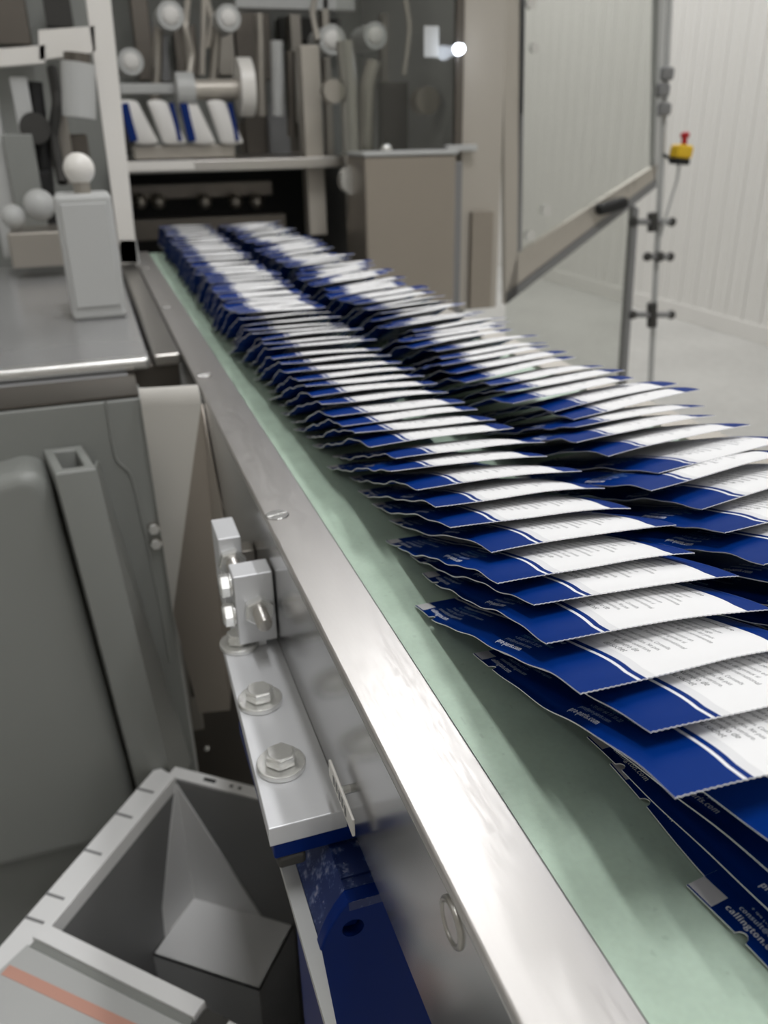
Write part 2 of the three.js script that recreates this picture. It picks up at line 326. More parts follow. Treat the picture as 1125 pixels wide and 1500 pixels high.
// ------------------------------------------------------------------ machine cabinet left of the conveyor
const cabinet = thing('machine_cabinet', 'grey moulded machine cabinet with steel worktop at the left of the conveyor', 'cabinet');
{
  const zf = -1.095;
  mesh('worktop', span(-1.4, .048, .884, .9, -2.05, zf, .004), M.worktop, cabinet);
  mesh('worktop_edge', bx(1.448, .016, .02, .006, -.676, .892, zf + .003), M.zinc, cabinet);
  mesh('worktop_edge', span(.0535, .087, .884, .9, -2.05, zf + .003, .004), M.steel, cabinet);
  mesh('under_edge', span(-1.4, .085, .852, .8835, zf - .1, zf - .014, .002), M.darkSteel, cabinet);
  mesh('edge_cover', slab([new THREE.Vector3(-1.4, .8835, -1.093), new THREE.Vector3(-1.4, .876, -1.0045), new THREE.Vector3(.0265, .876, -1.0045), new THREE.Vector3(.0265, .8835, -1.093)], .003), M.darkSteel, cabinet);
  const fp = new THREE.Shape(); fp.moveTo(-1.4, .02); fp.lineTo(.0325, .02); fp.lineTo(.0265, .868); fp.lineTo(-1.4, .868); fp.closePath();
  mesh('front_panel', boxUV(new THREE.ExtrudeGeometry(fp, { depth: .06, bevelEnabled: true, bevelSize: .003, bevelThickness: .003, bevelSegments: 3 }).translate(0, 0, -1.066)), M.grey, cabinet);
  // embossed lane at the right of the panel
  mesh('panel_bead', tube([[-.012, .872, -1.002], [-.0105, .80, -1.002], [.004, .775, -1.002], [.012, .66, -1.002], [.018, .5, -1.003]], .0013, 60, 8), M.grey, cabinet);
  // big rounded cover
  const cv = new THREE.Shape();
  cv.moveTo(-.9, .30); cv.lineTo(-.0585, .30); cv.quadraticCurveTo(-.052, .30, -.053, .31);
  cv.lineTo(-.0855, .797); cv.quadraticCurveTo(-.088, .816, -.105, .8125); cv.lineTo(-.14, .806); cv.lineTo(-.9, .77); cv.closePath();
  mesh('rounded_cover', new THREE.ExtrudeGeometry(cv, { depth: .045, bevelEnabled: true, bevelSize: .016, bevelThickness: .016, bevelSegments: 6, curveSegments: 12 }).translate(-.0135, -.012, -1.0), M.grey, cabinet);
  // hollow grip column beside it
  const gz0 = -.998, gz1 = -.915, gt = .823;
  const outer = new THREE.Shape(); const q = [[-.0865, gz0], [-.0485, gz0], [-.0345, gz1], [-.0715, gz1]];
  outer.moveTo(q[0][0], -q[0][1]); for (const p of q.slice(1)) outer.lineTo(p[0], -p[1]); outer.closePath();
  const inn = new THREE.Path(); const c0 = [-.0602, -.956]; const ip = q.map(p => [c0[0] + (p[0] - c0[0]) * .76, c0[1] + (p[1] - c0[1]) * .80]);
  inn.moveTo(ip[0][0], -ip[0][1]); for (const p of ip.slice(1).reverse()) inn.lineTo(p[0], -p[1]); inn.closePath(); outer.holes.push(inn);
  const grip = new THREE.ExtrudeGeometry(outer, { depth: .5, bevelEnabled: true, bevelSize: .003, bevelThickness: .003, bevelSegments: 3 }).rotateX(-Math.PI / 2).translate(0, gt - .503, 0);
  // leans with the cover: shear the lower part to the right
  const gp = grip.attributes.position; for (let i = 0; i < gp.count; i++) gp.setX(i, gp.getX(i) + (gt - gp.getY(i)) * .062);
  grip.computeVertexNormals();
  mesh('grip_column', toCreasedNormals(grip, .6), M.grey, cabinet);
  mesh('grip_shoulder', slab([new THREE.Vector3(-.0345, .815, -.9155), new THREE.Vector3(-.0345 + .031, .325, -.9155), new THREE.Vector3(.027, .325, -1.003), new THREE.Vector3(-.03, .80, -1.003)], .004), M.grey, cabinet);
  mesh('grip_floor', bx(.03, .004, .07, .001, -.0575, .79, -.957), M.black, cabinet);
  mesh('grip_latch', bx(.026, .006, .014, .002, -.056, .797, -.94), M.greyDark, cabinet);
  // pair of hex bolts at the panel edge
  for (const y of [.702, .681]) { const b = mesh('panel_bolt', hexCap(.013, .008).map(g => g.rotateX(Math.PI / 2)), M.zinc, cabinet, [.0215, y, -1.003]); mesh('washer', washerGeo(.003, .008, .0015).rotateX(Math.PI / 2), M.darkSteel, b, [0, 0, 0]); }
  // plinth and body behind the panel
  mesh('cabinet_body', span(-1.4, .02, .02, .883, -2.04, -1.072, .003), M.greyDark, cabinet);
}
{
  const fr = thing('machine_frame_plate', 'dark stainless machine frame plate with slot in the gap beside the conveyor', 'panel');
  mesh('plate', span(.0365, .30, 0, .60, -1.052, -1.040, .001), M.darkSteel, fr);
  mesh('edge_strip', span(.0365, .052, .36, .54, -1.040, -1.026, .001), M.dullSteel, fr);
  mesh('slot_insert', span(.0405, .0495, .42, .505, -1.0265, -1.0245, .0005), M.black, fr);
  const b = mesh('frame_bolt', hexCap(.01, .005).map(g => g.rotateX(Math.PI / 2)), M.zinc, fr, [.0445, .525, -1.026]);
  mesh('frame_rivet', new THREE.SphereGeometry(.005, 16, 10), M.zinc, fr, [.052, .315, -1.038]);
}
{
  const gd = thing('folded_guide_plate', 'folded sheet metal guide with a bright pointed face hanging beside the rail', 'guide plate');
  const V = (x, y, z) => new THREE.Vector3(x, y, z);
  const A = V(.0270, .866, -.985), B = V(.0868, .888, -.892), C = V(.0300, .585, -.986), B2 = V(.0868, .79, -.805), E = V(.084, .44, -.95), D = V(.046, .415, -.992), E1 = V(.0868, .62, -.84);
  mesh('bright_face', slab([A, C, B], .0015), M.whitePaint, gd);
  mesh('steel_face', [slab([B, C, D], .0015), slab([B, D, E], .0015), slab([B, E, E1], .0015), slab([B, E1, B2], .0015)], M.leafSteel, gd);
  // rolled top lip
  const dir = B.clone().sub(A).normalize(), out = new THREE.Vector3(-dir.z, 0, dir.x).multiplyScalar(-1), lip = [];
  const N = 10, pos = [], idx = [];
  const fwd = new THREE.Vector3(0, 0, 1);
  for (let i = 0; i <= N; i++) {
    const a = i / N * Math.PI * .5, rad = .017, off = fwd.clone().multiplyScalar(-(1 - Math.cos(a)) * rad).add(new THREE.Vector3(0, Math.sin(a) * rad, 0));
    for (const P of [A, B]) { const p = P.clone().add(off); pos.push(p.x, p.y, p.z); }
    if (i) { const k = 2 * i; idx.push(k - 2, k - 1, k, k - 1, k + 1, k); }
  }
  const lg = new THREE.BufferGeometry(); lg.setAttribute('position', new THREE.Float32BufferAttribute(pos, 3)); lg.setIndex(idx); lg.computeVertexNormals();
  mesh('rolled_lip', lg, M.whitePaint, gd);
}
// ------------------------------------------------------------------ collecting bin
{
  const a = new THREE.Vector3(.786, 0, .618), b = new THREE.Vector3(-.618, 0, .786), K = new THREE.Vector3(.000, 0, -.888);
  const P = (s, t, y) => new THREE.Vector3(K.x + a.x * s + b.x * t, y, K.z + a.z * s + b.z * t);
  const bin = thing('collecting_bin', 'pale plastic collecting bin standing turned on the floor at the lower left', 'bin', [0, 0, 0]);
  const RY = .40, FY = .115, LA = .34, LB = .50;
  const quad = (p) => slab(p, .003);
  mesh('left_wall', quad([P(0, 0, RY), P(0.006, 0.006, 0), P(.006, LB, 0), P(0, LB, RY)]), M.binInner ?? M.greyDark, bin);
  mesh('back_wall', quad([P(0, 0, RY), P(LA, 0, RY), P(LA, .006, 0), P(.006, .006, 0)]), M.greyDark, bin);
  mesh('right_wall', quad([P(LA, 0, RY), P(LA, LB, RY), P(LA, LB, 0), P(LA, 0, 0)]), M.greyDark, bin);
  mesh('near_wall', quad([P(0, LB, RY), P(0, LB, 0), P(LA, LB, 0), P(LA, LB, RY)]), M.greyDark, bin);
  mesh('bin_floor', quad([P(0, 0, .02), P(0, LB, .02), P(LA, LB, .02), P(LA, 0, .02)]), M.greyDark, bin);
  // rims
  const rimL = mesh('rim', slab([P(-.034, -.012, RY), P(-.034, LB, RY), P(-.006, LB, RY), P(-.006, -.004, RY)], .012), M.binWhite, bin);
  mesh('rim_lip', slab([P(-.006, -.006, RY + .006), P(-.006, LB, RY + .006), P(.004, LB, RY + .006), P(.004, .002, RY + .006)], .02), M.binWhite, bin);
  const rimB = mesh('rim', slab([P(-.01, -.018, RY + .001), P(-.01, 0, RY + .001), P(LA, 0, RY + .001), P(LA, -.018, RY + .001)], .008), M.binWhite, bin);
  for (const t of [.03, .075, .135, .20, .232]) mesh('rim_seam', slab([P(-.034, t, RY + .0008), P(-.034, t + .003, RY + .0008), P(-.010, t + .003, RY + .0008), P(-.010, t, RY + .0008)], .0008), M.greyDark, rimL);
  mesh('rim_slot', slab([P(.038, -.012, RY + .0018), P(.038, -.007, RY + .0018), P(.055, -.007, RY + .0018), P(.055, -.012, RY + .0018)], .0008), M.black, rimB);
  for (const s of [.078, .09]) mesh('rim_hole', cyl(.0022, .0022, .001, 14), M.rubber, rimB, P(s, -.009, RY + .0014).toArray());
  // raised pale step with its two sloping gussets
  const TY = .2, s0 = .004, s1 = .158, t0 = .004, t1 = .103;
  mesh('inner_step', [slab([P(s0, t0, TY), P(s0, t1, TY), P(s1, t1, TY), P(s1, t0, TY)], .003), slab([P(s0, t1, TY), P(s0, t1, .02), P(s1, t1, .02), P(s1, t1, TY)], .003), slab([P(s1, t1, TY), P(s1, t1, .02), P(s1, t0, .02), P(s1, t0, TY)], .003), slab([P(s0, t0, TY), P(s0, t0, .02), P(s0, t1, .02), P(s0, t1, TY)], .003)], M.binWhite, bin);
  const ap = P(.006, .006, RY - .004), BK = P(.010, .010, TY);
  mesh('gusset', slab([ap, BK, P(.112, .008, TY)], .002), M.binWhite, bin);
  mesh('gusset', slab([ap, P(.005, .098, TY - .015), BK], .002), M.binWhite, bin);
  // lid resting across the near end
  const lid = thing('bin_cover', 'pale grey cover with an orange stripe lying across the collecting bin', 'cover');
  const LY = .418, e0 = atY(66, 1352, LY), e1 = atY(300, 1466, LY), ed = e1.clone().sub(e0).normalize(), nd = new THREE.Vector3(-ed.z, 0, ed.x);
  if (nd.z < 0) nd.negate();
  const Q = (s, t, y = LY) => new THREE.Vector3(e0.x + ed.x * s + nd.x * t, y, e0.z + ed.z * s + nd.z * t);
  const L = e1.clone().sub(e0).length();
  mesh('cover_panel', slab([Q(0, .024, LY - .004), Q(-.02, .3, LY - .004), Q(L, .3, LY - .004), Q(L, .024, LY - .004)], .004), M.greyLight, lid);
  mesh('cover_ridge', slab([Q(0, 0), Q(0, .017), Q(L, .017), Q(L, 0)], .012), M.binWhite, lid);
  mesh('cover_groove', slab([Q(.004, .0175, LY - .003), Q(.004, .025, LY - .003), Q(L, .025, LY - .003), Q(L, .0175, LY - .003)], .004), M.grey, lid);
  const o0 = atY(14, 1413, LY - .0035), o1 = atY(205, 1502, LY - .0035), od = o1.clone().sub(o0).normalize(), on = new THREE.Vector3(-od.z, 0, od.x); if (on.z < 0) on.negate();
  mesh('orange_stripe', slab([o0, o0.clone().addScaledVector(on, .011), o1.clone().addScaledVector(od, .2).addScaledVector(on, .011), o1.clone().addScaledVector(od, .2)], .0006), M.orange, lid);
  mesh('cover_hinge', slab([Q(L + .002, .002, LY - .006), Q(L + .002, .03, LY - .006), Q(L + .03, .03, LY - .006), Q(L + .03, .002, LY - .006)], .008), M.rubber, lid);
  mesh('cover_tab', slab([Q(L + .03, .004, LY - .004), Q(L + .03, .024, LY - .004), Q(L + .085, .024, LY - .004), Q(L + .085, .004, LY - .004)], .004), M.binWhite, lid);
}

// ------------------------------------------------------------------ sachets
const SL = 0.187, SW = 0.108;
function sachetGeo(o) {
  const us = [], nu = o.nu, nv = o.nv;
  for (let i = 0; i <= nu; i++) us.push(i / nu * SL);
  if (o.notch) { for (const u of [.0226, .0231, .0242, .025, .0258, .0269, .0274]) us.push(u); us.sort((p, q) => p - q); }
  // long profile
  const K = [0, .25, .6, .85, 1], th = o.theta.map(d => d * Math.PI / 180), NP = 200, py = [0], pz = [0];
  const ang = s => { let i = 0; while (i < 3 && s > K[i + 1]) i++; const f = Math.min(1, Math.max(0, (s - K[i]) / (K[i + 1] - K[i]))), q = f * f * (3 - 2 * f); return th[i] * (1 - q) + th[i + 1] * q; };
  for (let i = 1; i <= NP; i++) { const a = ang((i - .5) / NP); py.push(py[i - 1] + Math.sin(a) * SL / NP); pz.push(pz[i - 1] + Math.cos(a) * SL / NP); }
  const P = (u) => { const f = u / SL * NP, i = Math.min(NP - 1, Math.floor(f)), q = f - i; return [py[i] + (py[i + 1] - py[i]) * q, pz[i] + (pz[i + 1] - pz[i]) * q, ang(u / SL)]; };
  const fp = [], bp = [], uv = [];
  for (const u of us) {
    const nd = Math.abs(u - .025) < .0023 && o.notch ? Math.sqrt(Math.max(0, .0023 ** 2 - (u - .025) ** 2)) * 1.3 : 0;
    for (let j = 0; j <= nv; j++) {
      const v = nd + (SW - nd) * j / nv;
      let uu = u; if (o.teeth && u > SL - 1e-6) uu += (j % 2 ? -.0004 : .0002);
      const [y, z, a] = P(Math.min(u, SL));
      const ub = Math.min(1, Math.max(0, (u - .007) / (SL - .018))), vb = Math.min(1, Math.max(0, (v - .004) / (SW - .008)));
      const t = o.T * Math.pow(4 * ub * (1 - ub), .55) * Math.pow(4 * vb * (1 - vb), .5);
      const wv = Math.exp(-v / .022), wr = Math.exp(-(SW - v) / .02);
      let dy = o.wave * wv * (Math.sin(2 * Math.PI * (u / SL * o.wf + o.ph)) + .5 * Math.sin(2 * Math.PI * (u / SL * o.wf * 2.3 + o.ph * 3))) * Math.min(1, u / .03);
      dy += o.wave * .6 * wr * Math.sin(2 * Math.PI * (u / SL * 1.3 + o.ph * 2));
      dy += o.wave * .35 * Math.sin(v / SW * 7 + o.ph * 9) * (u / SL);
      const dr = Math.max(0, (v - .06) / (SW - .06)); dy -= o.droop * dr * dr * (u / SL);
      const ex = (uu - u);
      const ny = Math.cos(a), nz = -Math.sin(a);
      const top = t * .62 + .00022, bot = t * .38 + .00022;
      fp.push(v, y + dy + ny * top + Math.sin(a) * ex, z + nz * top + Math.cos(a) * ex);
      bp.push(v, y + dy - ny * bot + Math.sin(a) * ex, z - nz * bot + Math.cos(a) * ex);
      uv.push(u / SL, v / SW);
    }
  }
  const cols = us.length, R = nv + 1, idx = [], idb = [];
  for (let i = 0; i < cols - 1; i++) for (let j = 0; j < nv; j++) { const a = i * R + j, b = a + 1, c = a + R, d = c + 1; idx.push(a, c, b, b, c, d); idb.push(a, b, c, b, d, c); }
  const mk = (p, ix) => { const g = new THREE.BufferGeometry(); g.setAttribute('position', new THREE.Float32BufferAttribute(p, 3)); g.setAttribute('uv', new THREE.Float32BufferAttribute(uv, 2)); g.setIndex(ix); g.computeVertexNormals(); return g; };
  // white cut edge round the outline
  const ring = []; for (let i = 0; i < cols; i++) ring.push(i * R); for (let j = 1; j < R; j++) ring.push((cols - 1) * R + j); for (let i = cols - 2; i >= 0; i--) ring.push(i * R + nv); for (let j = nv - 1; j > 0; j--) ring.push(j);
  const ep = [], N = ring.length;
  const push = (arr, k, e) => ep.push(arr[3 * k], arr[3 * k + 1] + e, arr[3 * k + 2]);
  for (let i = 0; i < N; i++) { const k = ring[i], l = ring[(i + 1) % N]; push(fp, k, .00006); push(bp, k, -.00006); push(bp, l, -.00006); push(fp, k, .00006); push(bp, l, -.00006); push(fp, l, .00006); }
  const eg = new THREE.BufferGeometry(); eg.setAttribute('position', new THREE.Float32BufferAttribute(ep, 3)); eg.computeVertexNormals();
  const tip = P(SL);
  return { front: mk(fp, idx), back: mk(bp, idb), edge: eg, tipY: tip[0], tipZ: tip[1] };
}
function sachetKind(o) {
  const g = sachetGeo(o), r = new THREE.Group();
  mesh('front_film', g.front, M.film, r); mesh('back_film', g.back, M.filmBack, r); mesh('cut_edge', g.edge, M.cut, r);
  r.userData.tip = [g.tipY, g.tipZ]; return r;
}
const nearKinds = [], midKinds = [], farKinds = [], flatKinds = [];
for (let i = 0; i < 6; i++) nearKinds.push(sachetKind({ nu: 40, nv: 90, notch: true, teeth: true, theta: [13, 20, 21.5, 18.5, 14], T: .0058, wave: .0009, wf: 1.6 + .25 * i, ph: i * .17, droop: .003 }));
for (let i = 0; i < 5; i++) midKinds.push(sachetKind({ nu: 34, nv: 40, notch: true, teeth: true, theta: [12, 22, 22, 15, 9], T: .0046, wave: .0011, wf: 1.7 + .3 * i, ph: i * .23 + .1, droop: .001 }));
for (let i = 0; i < 5; i++) farKinds.push(sachetKind({ nu: 22, nv: 14, theta: [12, 28, 24, 7, 2], T: .0024, wave: .0011, wf: 1.9 + .4 * i, ph: i * .31, droop: 0 }));
for (const a of [[0, 0, 1, 1, 0], [0, 0, 1, 1, 1], [6, 7, 6, 5, 4], [8, 12, 13, 12, 10], [11, 16, 17, 16, 14]]) flatKinds.push(sachetKind({ nu: 40, nv: 90, notch: true, teeth: true, theta: a, T: .003, wave: .0006, wf: 1.4, ph: .3, droop: .002 }));
const ONES = ['', 'first', 'second', 'third', 'fourth', 'fifth', 'sixth', 'seventh', 'eighth', 'ninth', 'tenth', 'eleventh', 'twelfth', 'thirteenth', 'fourteenth', 'fifteenth', 'sixteenth', 'seventeenth', 'eighteenth', 'nineteenth'];
const TENS = { 20: ['twentieth', 'twenty'], 30: ['thirtieth', 'thirty'], 40: ['fortieth', 'forty'], 50: ['fiftieth', 'fifty'], 60: ['sixtieth', 'sixty'], 70: ['seventieth', 'seventy'], 80: ['eightieth', 'eighty'] };
const ord = n => n < 20 ? ONES[n] : n % 10 ? `${TENS[n - n % 10][1]}-${ONES[n % 10]}` : TENS[n][0];
function placeSachet(kind, tipX, tipZ, lift, yaw, roll, label, group) {
  const o = kind.clone(); o.name = numbered('sachet'); delete o.userData.tip;
  const [, tz] = kind.userData.tip;
  o.rotation.set(0, yaw, roll);
  o.position.set(tipX - Math.sin(yaw) * tz, BY + .0012 + lift, tipZ - Math.cos(yaw) * tz);
  scene.add(o); tag(o, label, 'sachet', group); return o;
}
// left row, nearest first: flat ones off the near end, then the measured tips, then the receding pile
const leftTips = [[.1496, -.1658], [.1597, -.1938], [.1487, -.2219], [.1537, -.2574], [.1629, -.2856], [.1565, -.3091], [.1685, -.3413], [.1602, -.3747], [.1627, -.4027], [.1622, -.4297], [.1556, -.4592], [.1676, -.4842], [.1607, -.5167], [.1569, -.5413], [.1551, -.5667], [.1538, -.5902], [.1537, -.6225], [.1539, -.6490], [.1539, -.6755], [.1541, -.7037], [.1503, -.7303], [.1515, -.7618], [.1498, -.7881]];
const rightTips = [[.283, -.178], [.288, -.208], [.285, -.243], [.2832, -.2823], [.2865, -.3162], [.2996, -.3492], [.2866, -.3780], [.3080, -.4019], [.2965, -.4396], [.2884, -.4668], [.3029, -.4949], [.3180, -.5197], [.3150, -.5437], [.2928, -.5695], [.2993, -.5944], [.2950, -.6198], [.2850, -.6438]];
let nl = 0, nr = 0; const farL = [], farR = [];
const LG = 'sachets shingled in the left row', RG = 'sachets shingled in the right row';
for (const [k, x, z, yaw] of [[0, .195, .008, .125], [1, .181, -.056, 0], [2, .183, -.076, .01], [3, .178, -.122, -.01], [4, .175, -.138, -.03]])
  placeSachet(flatKinds[k], x, z, .0005, yaw, 0, `blue and white sachet in the left row, ${ord(++nl)} from the near end`, LG);
const tailShift = [.011, .006, 0, .013, .006, .0035, .005, .011, .006, .008];     // how far each near tail lies to the right of its tip
leftTips.forEach(([x, z], i) => placeSachet(z > -.5 ? nearKinds[i % 6] : midKinds[i % 5], x, z, rr(-.0005, .0008), i < tailShift.length ? -tailShift[i] / .178 : rr(-.05, .01), 0, `blue and white sachet in the left row, ${ord(++nl)} from the near end`, LG));
for (let z = -.815, i = 0; z > -2.17; z -= .0275 + rr(-.002, .002), i++) {
  const far = z < -1.25; nl++;
  const o = placeSachet(z > -1.0 ? midKinds[i % 5] : farKinds[i % 5], .151 + rr(-.004, .008) + Math.max(0, -z - 1.2) * .012, z, rr(0, .003), rr(-.03, .03), rr(-.02, .02),
    `blue and white sachet in the left row, ${ord(nl)} from the near end`, LG);
  if (far) farL.push(o);
}
for (const [k, x, z] of [[0, .29, -.0], [1, .285, -.03], [2, .292, -.058], [3, .284, -.09], [4, .289, -.12], [4, .286, -.148]])
  placeSachet(flatKinds[k], x, z, .0005, rr(-.03, .03), 0, `blue and white sachet in the right row, ${ord(++nr)} from the near end`, RG);
rightTips.forEach(([x, z], i) => placeSachet(z > -.5 ? nearKinds[(i * 5 + 2) % 6] : midKinds[(i * 3 + 1) % 5], x + .008, z, rr(-.0005, .001), rr(-.05, .03), .09 + rr(-.02, .02), `blue and white sachet in the right row, ${ord(++nr)} from the near end`, RG));
for (let z = -.665, i = 0; z > -2.14; z -= .0250 + rr(-.003, .003), i++) {
  const far = z < -1.25; nr++;
  const o = placeSachet(z > -1.0 ? midKinds[(i * 3) % 5] : farKinds[(i * 2) % 5], .302 + rr(-.012, .016) + Math.max(0, -z - 1.2) * .008, z, rr(0, .004), rr(-.05, .05), .07 + rr(-.03, .03),
    `blue and white sachet in the right row, ${ord(nr)} from the near end`, RG);
  if (far) farR.push(o);
}

for (const [list, row] of [[farL, 'left'], [farR, 'right']]) list.reverse().forEach((o, i) => { o.userData.label = `blurred blue and white sachet in the ${row} row, ${ord(i + 1)} from the far end`; });

// ------------------------------------------------------------------ packaging machine at the far end
// boxes given by a photograph rectangle on a real plane z, built upright with real depth behind that plane
function zbox(px0, py0, px1, py1, z, depth, r = .004) {
  const ym = (py0 + py1) / 2, xm = (px0 + px1) / 2, a = atZ(px0, ym, z), b = atZ(px1, ym, z), c = atZ(xm, py0, z), d = atZ(xm, py1, z);
  return span(a.x, b.x, d.y, c.y, z - depth, z, r);
}
const Z = (px, py, z) => atZ(px, py, z);
const ppm = z => FPX / Math.abs(z) * 0.93;      // pixels per metre near plane z
{
  const pm = thing('packaging_machine', 'large steel packaging machine behind the far end of the conveyor', 'machine');
  const P = (name, geo, mat, parent = pm) => mesh(name, geo, mat, parent);
  // casing
  P('back_panel', zbox(-260, -260, 760, 260, -3.5, .04), M.greyMid ?? M.grey);
  P('roof_panel', (() => { const a = Z(-200, -250, -2.6), b = Z(740, -250, -2.6); return span(a.x, b.x, 2.15, 2.19, -3.5, -2.5); })(), M.grey);
  P('shelf', zbox(165, 233, 530, 250, -2.55, .9), M.steel);
  P('shelf_lip', zbox(172, 236, 285, 251, -2.53, .02, .003), M.whitePaint);
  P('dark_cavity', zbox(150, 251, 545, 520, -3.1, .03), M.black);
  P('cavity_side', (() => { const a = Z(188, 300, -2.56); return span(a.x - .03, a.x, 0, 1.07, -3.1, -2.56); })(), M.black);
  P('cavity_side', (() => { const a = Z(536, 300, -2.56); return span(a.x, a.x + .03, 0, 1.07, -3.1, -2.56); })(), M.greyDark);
  const cb = P('cavity_crossbar', zbox(190, 268, 400, 290, -2.85, .04), M.darkSteel);
  for (const x of [205, 232, 300, 345, 376]) mesh('roller_knob', new THREE.SphereGeometry(.022, 16, 12), M.dullSteel, cb, Z(x, 295, -2.8).toArray());
  P('cavity_lower_bar', zbox(190, 318, 420, 348, -2.75, .05), M.darkSteel);
  P('left_casing', slab([[-150, -80], [-150, 420], [195, 400], [140, -80]].map(q => Z(q[0], q[1], -2.75)), .03), M.grey);
  // upper fittings
  P('top_beam', zbox(345, -6, 520, 14, -2.9, .06), M.greyLight);
  for (const [x, y, r] of [[250, 22, .036], [335, 26, .034], [487, 58, .04], [550, 52, .036], [192, 90, .034]]) {
    const p = Z(x, y, -2.7);
    P('cylinder_end', cyl(r, r, .14, 28).rotateX(Math.PI / 2).translate(p.x, p.y, p.z - .07), M.greyLight);
    P('cylinder_cap', new THREE.SphereGeometry(r * .65, 20, 12).scale(1, 1, .4).translate(p.x, p.y, p.z), M.white);
  }
  for (const [x0, y0, x1, y1, w, m] of [[232, 40, 228, 150, .03, M.dullSteel], [268, 30, 282, 130, .025, M.dullSteel], [318, 45, 312, 120, .028, M.dullSteel], [300, -20, 296, 110, .018, M.beige], [405, 60, 408, 170, .04, M.greyLight], [380, 20, 384, 170, .03, M.dullSteel], [425, 75, 428, 200, .03, M.darkSteel]]) P('push_rod', bar(Z(x0, y0, -2.8), Z(x1, y1, -2.8), w / 2), m);
  // cabinets, ducts and wiring seen in the depth of the machine
  for (const [x0, y0, x1, y1, z, m] of [[196, -20, 222, 118, -3.2, M.darkSteel], [224, 30, 246, 120, -3.3, M.greyDark], [256, 36, 290, 112, -3.35, M.darkSteel], [318, 34, 344, 110, -3.3, M.dullSteel], [346, 18, 398, 118, -3.3, M.darkSteel], [430, 20, 446, 228, -3.3, M.dullSteel], [360, 150, 392, 225, -3.25, M.darkSteel], [410, 26, 500, 60, -3.38, M.rubber], [176, 152, 194, 228, -3.2, M.rubber], [352, 178, 440, 230, -3.3, M.darkSteel]])
    P('inner_cabinet', zbox(x0, y0, x1, y1, z, .08), m);
  for (const p of [[[275, 0, -2.75], [272, 40, -2.7], [281, 80, -2.72], [276, 120, -2.7]], [[300, -10, -2.8], [310, 30, -2.8], [304, 70, -2.8]], [[462, -10, -2.8], [458, 20, -2.75], [466, 60, -2.7]], [[590, -20, -2.8], [600, 40, -2.8], [592, 110, -2.8]]])
    P('air_hose', tube(p.map(q => Z(...q)), .009, 24, 8), M.beige);
  P('column', zbox(447, 66, 474, 345, -2.62, .06), M.beige);
  P('column', zbox(476, -20, 486, 240, -2.9, .05), M.dullSteel);
  P('column', zbox(395, 150, 425, 232, -3.2, .05), M.greyDark);
  P('support_tube', tube([Z(505, 60, -2.5), Z(512, 130, -2.5), Z(516, 250, -2.5), Z(522, 345, -2.5)], .026), M.steel);
  P('support_tube', tube([Z(548, 90, -2.6), Z(538, 130, -2.6), Z(536, 220, -2.6)], .024), M.dullSteel);
  P('tube_clamp', cyl(.04, .04, .04, 24).rotateX(Math.PI / 2).translate(...Z(517, 264, -2.46).toArray()), M.zinc);
  P('tube_clamp', cyl(.03, .03, .04, 24).rotateX(Math.PI / 2).translate(...Z(487, 134, -2.5).toArray()), M.dullSteel);
  // sealing shaft with flange
  P('sealing_shaft', bar(Z(262, 132, -2.62), Z(362, 130, -2.62), .026), M.beige);
  P('shaft_collar', bar(Z(258, 132, -2.62), Z(284, 132, -2.62), .045), M.greyLight);
  P('shaft_flange', bar(Z(348, 128, -2.62), Z(368, 128, -2.62), .075, 32), M.whitePaint);
  P('gripper_bar', zbox(176, 122, 262, 138, -2.66, .04), M.greyLight);
  P('gripper_rail', zbox(196, 212, 345, 232, -2.62, .1), M.dullSteel);
  // stainless housing right of the conveyor
  P('right_frame', zbox(676, -40, 736, 452, -2.48, .05), M.beige);
  P('right_frame_edge', zbox(690, 310, 722, 452, -2.46, .02), M.taupe);
  P('frame_joint', zbox(655, 212, 700, 222, -2.44, .03), M.greyLight);
  P('inner_wall', (() => { const a = Z(690, 100, -2.52); return span(a.x - .02, a.x, .0, 2.15, -3.5, -2.53); })(), M.greyLight);
  P('front_glass', zbox(496, -40, 672, 226, -2.46, .004, .001), M.glass);
  P('glass_edge', zbox(668, -40, 680, 222, -2.455, .02), M.darkSteel);
  P('glass_sticker', zbox(621, 38, 643, 84, -2.452, .003, .001), M.greyLight);
  P('viewing_plate', zbox(560, 20, 655, 130, -3.2, .05), M.dullSteel);
  P('viewing_plate', zbox(560, 120, 600, 225, -3.0, .05), M.darkSteel);
  P('black_cable', tube([Z(625, -20, -2.9), Z(622, 10, -2.9), Z(623, 35, -2.9)], .014), M.black);
  const lamp = mesh('indicator_lamp', cyl(.012, .014, .02, 28).rotateX(Math.PI / 2), M.ledLamp, pm, Z(673, 72, -2.43).toArray());
  const pl = new THREE.PointLight(0xe8f0ff, .012); pl.position.copy(Z(673, 72, -2.405)); pl.castShadow = true; scene.add(pl);
  const kn = Z(622, 148, -2.7); P('sight_boss', cyl(.04, .04, .06, 24).rotateX(Math.PI / 2).translate(kn.x, kn.y, kn.z), M.taupe);
}
